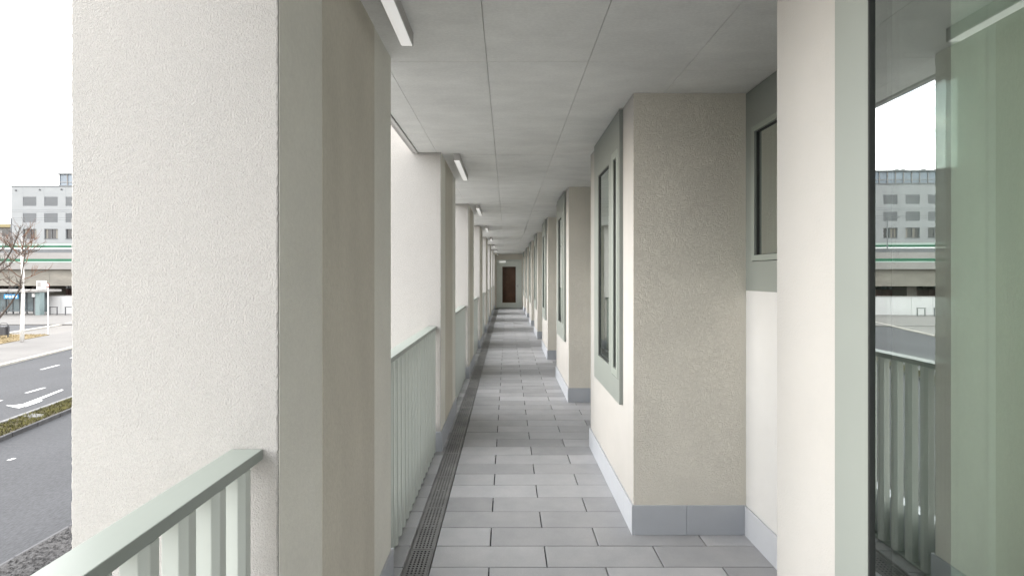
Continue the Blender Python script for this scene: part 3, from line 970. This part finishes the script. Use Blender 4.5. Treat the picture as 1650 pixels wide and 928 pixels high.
# panel joints
for z in [zs[2 * j] - 0.0 for j in range(1, len(rows) + 1)]:
    MB().box(0, BWX, -0.012, -0.001, z + 0.45, z + 0.49).build('panel_joint', 'blind', bl)
for i, (a, b) in enumerate(wins):
    MB().box(a - 0.06, a - 0.02, -0.014, -0.001, rows[0][1] + .1, zr - .05).build('panel_joint', 'blind', bl)
blind_m, dark_m, bar_m, drape_m = {}, {}, {}, {}
ww = wins[0][1] - wins[0][0]; wh = rows[0][1] - rows[0][0]
mb = MB()
nsl = 14
for s in range(nsl):
    z = wh * s / nsl
    mb.add([(0, 0.10, z), (ww, 0.10, z), (ww, 0.02, z + wh / nsl), (0, 0.02, z + wh / nsl)], [(0, 1, 2, 3)])
mb.box(0, ww, 0.0, 0.10, wh - 0.14, wh)
bm_blind = mb.mesh('blind', 'blind')
mdark = MB().box(0, ww, 0.25, 0.30, 0, wh).mesh('pane', 'win_dark')
mb = MB()
for f in (0, 0.5, 1.0):
    xx = min(max(f * ww, 0.05), ww - 0.05)
    mb.box(xx - 0.045, xx + 0.045, 0.16, 0.245, 0.05, wh - 0.05)
mb.box(0, ww, 0.16, 0.245, 0, 0.05); mb.box(0, ww, 0.16, 0.245, wh - 0.05, wh)
mbar = mb.mesh('frame', 'frame_grey')
for j, (z0, z1) in enumerate(rows):
    for i, (a, b) in enumerate(wins):
        w = place('window', mbar, bl, (a, 0, z0))
        place('pane', mdark, w, (0, 0, 0))
        if j < 2:
            place('blind', bm_blind, w, (0, 0.02, 0))
        else:
            for f in random.sample([0.06, 0.30, 0.58, 0.80], 2):
                MB().box(f * ww, f * ww + 0.14 * ww, 0.247, 0.2495, 0.05, wh - .05).build('drape', 'drape', w)
        if j == 2:
            MB().box(-0.05, ww + .05, -0.08, 0.16, -0.07, -0.005).build('sill', 'frame_grey', w)
# vents under the roof
for px, py in ((26, 307), (64.5, 306), (99.5, 305.5), (134, 305), (170, 305)):
    c = at(px, py, BD); MB().tube([(c.x - ox, 0.0, c.z - oz), (c.x - ox, -0.15, c.z - oz)], 0.14, 8).build('vent', 'dark_steel', bl)
# glazed penthouse
x0 = bx(85) - ox; ztop = bz(279) - oz
MB().box(x0, BWX - 2, 1.5, 12, zr + .25, ztop).build('penthouse', 'pent_glass', bl)
MB().box(x0 - .2, BWX - 1.8, 1.2, 12.3, ztop, ztop + 0.25).build('penthouse_roof', 'frame_grey', bl)
xx = x0
while xx < BWX - 2:
    MB().box(xx, xx + 0.12, 1.36, 1.49, zr + .25, ztop).build('mullion', 'bridge_light', bl); xx += 1.55
MB().box(x0, BWX - 2, 1.40, 1.47, zr + 1.1, zr + 1.2).build('transom', 'bridge_light', bl)
for px in (150, 205, 216, 172):
    c = bx(px) - ox
    MB().tube([(c, 5, ztop + .2), (c, 5, ztop + 1.0)], 0.12, 6).build('roof_vent', 'dark_steel', bl)
    MB().box(c - .4, c + .4, 4.7, 5.3, ztop + 1.0, ztop + 1.15).build('roof_vent_cap', 'dark_steel', bl)

# ---- low building at the far left with an ochre roof
LD = 112.0
c0, c1 = at(-70, 367, LD), at(22, 367, LD)
lb = thing('low_building', 'low grey building with ochre flat roof at far left', 'building', (c0.x, LD, GZ))
lw = c1.x - c0.x; lhz = c0.z - GZ
MB().box(0, lw, 0, 12, 0, lhz).build('wall', 'bridge_light', lb)
MB().box(-.5, lw + .4, -.8, 12.5, lhz, lhz + 0.7).build('roof', 'ochre', lb)
for q in range(4):
    f = MB().box(lw - 2.6 - q * 3.2, lw - .5 - q * 3.2, -0.05, -0.002, lhz - 2.0, lhz - .5).build('window', 'frame_grey', lb)
    MB().box(lw - 2.5 - q * 3.2, lw - .6 - q * 3.2, -0.06, -0.051, lhz - 1.9, lhz - .6).build('pane', 'win_dark', f)

# ---- railway viaduct with green striped parapets
VD = 73.0
vz = lambda py: EYE - (py - VY) * VD / FPX
vx0, vx1 = -130.0, -22.0
vi = thing('viaduct', 'concrete viaduct with green striped parapets crossing behind the street', 'bridge', (vx0, VD, GZ))
g0 = GZ
vl = vx1 - vx0
seg = 9.0
def vparts(y0, y1, pa, pb, mat, name):
    x = 0
    while x < vl:
        MB().box(x + .012, min(x + seg, vl) - .012, y0, y1, vz(pb) - g0, vz(pa) - g0).build(name, mat, vi)
        x += seg
vparts(0.0, 9.0, 433, 460.5, 'bridge', 'deck_beam')
vparts(-0.5, 0.0 - .002, 428, 434, 'bridge_light', 'cornice')
vparts(-0.25, -0.02, 407.5, 427.9, 'bridge_light', 'parapet')
MB().box(0, vl, -0.29, -0.252, vz(421.2) - g0, vz(417.3) - g0).build('green_stripe', 'green', vi)
MB().box(0, vl, -0.28, -0.252, vz(423.2) - g0, vz(421.3) - g0).build('mint_stripe', 'mint', vi)
MB().box(0, vl, 0.0, 9.0, vz(432.9) - g0, vz(428) - g0).build('track_bed', 'dark_steel', vi)
vparts(8.6, 8.9, 385.5, 428, 'bridge_light', 'far_parapet')
k9 = lambda py: EYE - (py - VY) * (VD + 8.5) / FPX - g0
MB().box(0, vl, 8.52, 8.598, k9(399), k9(395.8)).build('green_stripe', 'green', vi)
MB().box(0, vl, 8.54, 8.598, k9(395.7), k9(392.5)).build('mint_stripe', 'mint', vi)
MB().box(0, vl, 8.54, 8.598, k9(401.2), k9(399.1)).build('mint_stripe', 'white_sign', vi)
MB().box(0, vl, 8.50, 8.598, k9(408), k9(402)).build('gap_shade_strip', 'frame_grey', vi)  # grey strip: shade of the gap below the far parapet, put in as colour
for px in (-60, 40, 122, 200, 300):
    c = at(px, 460, VD)
    MB().box(c.x - vx0 - .7, c.x - vx0 + .7, 3, 6, 0, vz(460.5) - g0 - .01).build('viaduct_pillar', 'bridge', vi)
# overhead line above the tracks
for px in (18, 150, 262):
    c = at(px, 400, VD + 4)
    t = thing('catenary_mast', {18: 'left overhead line mast on the viaduct by building corner', 150: 'overhead line mast on the viaduct seen in the window reflection', 262: 'right overhead line mast on the viaduct'}[px], 'mast', (c.x, VD + 4, vz(430)), 'overhead line masts on the viaduct')
    MB().box(-.06, .06, -.06, .06, 0, 7.6).build('mast', 'frame_grey', t)
    MB().box(-.04, .04, -2.6, .06, 7.2, 7.28).build('bracket', 'frame_grey', t)
wl = thing('overhead_wire', 'thin dark overhead wires strung along the viaduct', 'wire', (vx0, VD + 2, GZ))
for py, yy in ((337.5, 0), (340.5, .5), (350, 1), (353.5, 2)):
    d = VD + 2 + yy
    z = EYE - (py - VY) * d / FPX - GZ
    MB().tube([(vl * q / 6, yy, z - (0.15 if q % 2 else 0)) for q in range(7)], 0.022, 4).build('wire', 'frame_grey', wl)

# ---- things under and before the viaduct
SD = 57.0
def sp(px, d=SD): return (px - VX) * d / FPX
def sz(py, d=SD): return EYE - (py - VY) * d / FPX
# tram stop shelter
sh = thing('shelter', 'glazed stop shelter with blue sign and red end panel', 'shelter', (sp(65), SD, GZ + 0.09))
b0 = GZ + 0.09
L0 = sp(-40) - sp(65)
X = lambda px: sp(px) - sp(65)
Z = lambda py: sz(py) - b0
MB().box(L0, 0.1, -0.5, 2.6, Z(470.5), Z(467)).build('roof', 'bridge_light', sh)
MB().box(X(58.2), X(65), -0.1, 0.5, 0, Z(471)).build('pillar', 'teal', sh)
MB().box(X(51.5), X(58), 0.6, 0.7, 0.05, Z(471)).build('end_panel', 'red', sh)
MB().box(X(45.5), X(51.3), 0.7, 0.8, 0.05, Z(471)).build('side_panel', 'frame_grey', sh)
q = -40
while q < 44:
    MB().box(X(q) + .03, X(q + 11.5) - .03, 1.9, 1.95, 0.25, Z(472)).build('glass_panel', 'shop_glass', sh)
    MB().box(X(q) - .03, X(q) + .03, 1.85, 2.0, 0, Z(471)).build('post', 'dark_steel', sh)
    q += 11.5
MB().box(X(9), X(31.5), -0.2, -0.1, Z(481), Z(474)).build('blue_sign', 'blue', sh)
MB().box(X(47), X(52), 0.3, 0.36, Z(478.5), Z(472.5)).build('timetable', 'white_sign', sh)
for q in range(4):
    MB().box(X(12 + q * 5), X(15.4 + q * 5), -0.215, -0.201, Z(479.5), Z(476)).build('sign_mark', 'white_sign', sh)
MB().box(X(-35), X(40), 0.9, 1.3, 0.42, 0.48).build('bench', 'frame_grey', sh)
# white hoarding wall
wt = thing('white_wall', 'long white panelled wall behind the bicycle stands', 'wall', (sp(65.5, 59), 59, GZ + 0.09))
x = 0.0
while x < 26:
    MB().box(x + .01, x + 2.38, 0, 0.18, 0, sz(477, 59) - b0).build('wall_panel', 'white_wall', wt); x += 2.4
MB().box(0, 26.2, -0.04, 0.22, sz(477, 59) - b0 + .001, sz(477, 59) - b0 + .07).build('coping', 'bridge_light', wt)
# bicycle stands
for q, px in enumerate((79.5, 104.5, 130, 156, 182, 208)):
    wst = 12.8 if q != 2 else 13.5
    t = thing('bicycle_stand', ['leftmost', 'second', 'third', 'fourth', 'fifth', 'last'][q] + ' dark steel bicycle stand from the left before the white wall', 'bicycle stand', (sp(px), SD, b0), 'bicycle stands before the white wall')
    w = wst * SD / FPX
    MB().box(0, .09, 0, .06, 0, .86).build('post', 'dark_steel', t)
    MB().box(w - .09, w, 0, .06, 0, .86).build('post', 'dark_steel', t)
    MB().box(-.02, w + .02, -.01, .07, .861, .95).build('top_bar', 'dark_steel', t)
# building base under the viaduct: dark glazing and reddish slats
us = thing('underpass_shop', 'dark glazed shopfront with reddish panels below the viaduct', 'shop', (sp(40, 80), 80, GZ))
ux = lambda px: (px - VX) * 80 / FPX - sp(40, 80)
uz = lambda py: EYE - (py - VY) * 80 / FPX - GZ
MB().box(ux(-60), ux(330), 0.5, 6, 0, uz(452)).build('shop_wall', 'frame_grey', us)
q = -60; kk = 0
while q < 325:
    MB().box(ux(q) + .05, ux(q + 8) - .05, 0.3, 0.45, uz(465), uz(452.5)).build('pane', 'win_dark' if (kk * 7) % 5 else 'shop_glass', us)
    MB().box(ux(q) + .03, ux(q + 8) - .03, 0.28, 0.44, uz(476.5), uz(466)).build('slat_panel', 'pink', us)
    q += 8; kk += 1
MB().box(ux(-60), ux(330), 0.1, 0.5, uz(466), uz(465)).build('fascia', 'dark_steel', us)
bxs = thing('ticket_box', 'white box unit standing above the shelter pillar', 'box', (sp(58.6, 57.2), 57.2, sz(466, 57.2)))
MB().box(0, .62, 0, .6, 0, .95).build('box_body', 'white_sign', bxs, .02, 1)
MB().box(.08, .54, -.012, -.001, .25, .8).build('box_door', 'bridge_light', bxs)

# sign post on the island
px_, d_ = gp(77.5, 540)
sg = thing('sign_post', 'thin white sign post standing on the island kerb', 'sign post', (px_, d_, GZ + 0.05))
ht = (540 - 462) * d_ / FPX
MB().tube([(0, 0, 0), (0, 0, ht)], 0.032, 8).build('pole', 'white_sign', sg)
ringm = MB().tube([(0, -0.06, ht + .06), (0, -0.045, ht + .06)], 0.17, 20).build('plate', 'red', sg)
MB().tube([(0, -0.066, ht + .06), (0, -0.0605, ht + .06)], 0.115, 20).build('plate_face', 'white_sign', sg)
# litter bin
px_, d_ = gp(6, 546)
bn = thing('litter_bin', 'black litter bin on legs beside the pale tree', 'bin', (px_, d_, GZ + 0.06))
MB().box(-.26, .26, -.18, .18, .22, .84).build('bin_body', 'dark_steel', bn, .02, 1)
for sx in (-1, 1):
    MB().box(sx * .31 - .025, sx * .31 + .025, -.03, .03, 0, .95).build('leg', 'dark_steel', bn)
MB().tube([(.31 * math.cos(a * math.pi / 6), 0, .95 + .16 * math.sin(a * math.pi / 6)) for a in range(7)], .02, 6).build('hood', 'dark_steel', bn)

# ---- bare trees
def grow(mb, p, d, ln, r, depth, spread=0.5, up=0.15, n=6):
    pts, rads = [p], [r]
    q = Vector(p); dd = Vector(d).normalized()
    for i in range(3):
        dd = (dd + Vector((random.gauss(0, .12), random.gauss(0, .12), random.gauss(up, .10)))).normalized()
        q = q + dd * ln / 3
        pts.append(q.copy()); rads.append(r * (1 - 0.18 * (i + 1)))
    mb.tube(pts, rads, n if depth > 1 else 4, cap=False)
    if depth <= 0: return
    for j in range(random.choice((3, 4))):
        f = random.uniform(0.35, 1.0)
        i = min(2, int(f * 3))
        s = pts[i].lerp(pts[i + 1], f * 3 - i)
        nd = (dd + Vector((random.gauss(0, spread), random.gauss(0, spread), random.gauss(.1, spread * .7)))).normalized()
        grow(mb, s, nd, ln * random.uniform(.5, .75), max(r * random.uniform(.4, .58), .008), depth - 1, spread, up, n)

tx, ty = gp(35.5, 552)
tr = thing('bare_tree', 'slim bare street tree with whitened trunk on dry grass', 'tree', (tx, ty, GZ + 0.09))
h = (552 - 383) * ty / FPX
tp = [(0.0, 0, 0), (.02, 0, h * .2), (.07, 0, h * .45), (.05, 0.02, h * .62), (-.04, .02, h * .8), (-.02, 0, h)]
MB().tube(tp, [.125, .105, .095, .085, .07, .035], 10).build('trunk', 'bark_pale', tr, smooth=True)
mb = MB()
for j in range(15):
    f = random.uniform(.50, 1.0)
    a = random.random() * 6.28
    grow(mb, Vector((0, 0, h * f)), Vector((math.cos(a), math.sin(a) * .9, .55)), random.uniform(.9, 1.5), .03, 2, .5, .10)
mb.build('crown', 'twig', tr)

t2d = 31.0
base = at(-62, 560, t2d); base.z = GZ + 0.05
t2 = thing('dark_tree', 'dark bare tree whose limbs reach in from the left edge', 'tree', tuple(base))
P2 = lambda px, py, dz=0.0: at(px, py, t2d + dz) - base
MB().tube([(0, 0, 0), P2(-60, 520), P2(-56, 480), P2(-50, 440), P2(-48, 400)], [.20, .17, .15, .12, .07], 10).build('trunk', 'bark_dark', t2, smooth=True)
mb = MB()
limbs = [([(-60, 520), (-25, 530), (0, 511), (18, 488), (31, 467), (36, 440), (40, 410), (42, 385)], .075),
         ([(-52, 455), (-20, 438), (0, 427), (12, 415), (21, 399), (28, 380), (33, 363)], .065),
         ([(-54, 470), (-20, 448), (0, 437), (15, 428), (30, 411), (45, 408), (60, 404)], .05),
         ([(-50, 440), (-25, 425), (0, 404), (8, 396), (12, 388)], .045),
         ([(-56, 480), (-20, 455), (4, 450), (20, 462), (30, 456)], .045)]
for pts, r in limbs:
    n = len(pts)
    vs = [P2(x, y, random.uniform(-.3, .3)) for x, y in pts]
    mb.tube(vs, [r * (1 - .8 * i / (n - 1)) for i in range(n)], 6)
    for i in range(2, n):
        for _ in range(4):
            d = (vs[i] - vs[i - 1]).normalized() + Vector((random.gauss(0, .6), random.gauss(0, .5), random.gauss(.2, .5)))
            grow(mb, vs[i - 1].lerp(vs[i], random.random()), d, random.uniform(.35, .8), .014, 1, .5, .15, 4)
mb.build('limbs', 'bark_dark', t2)
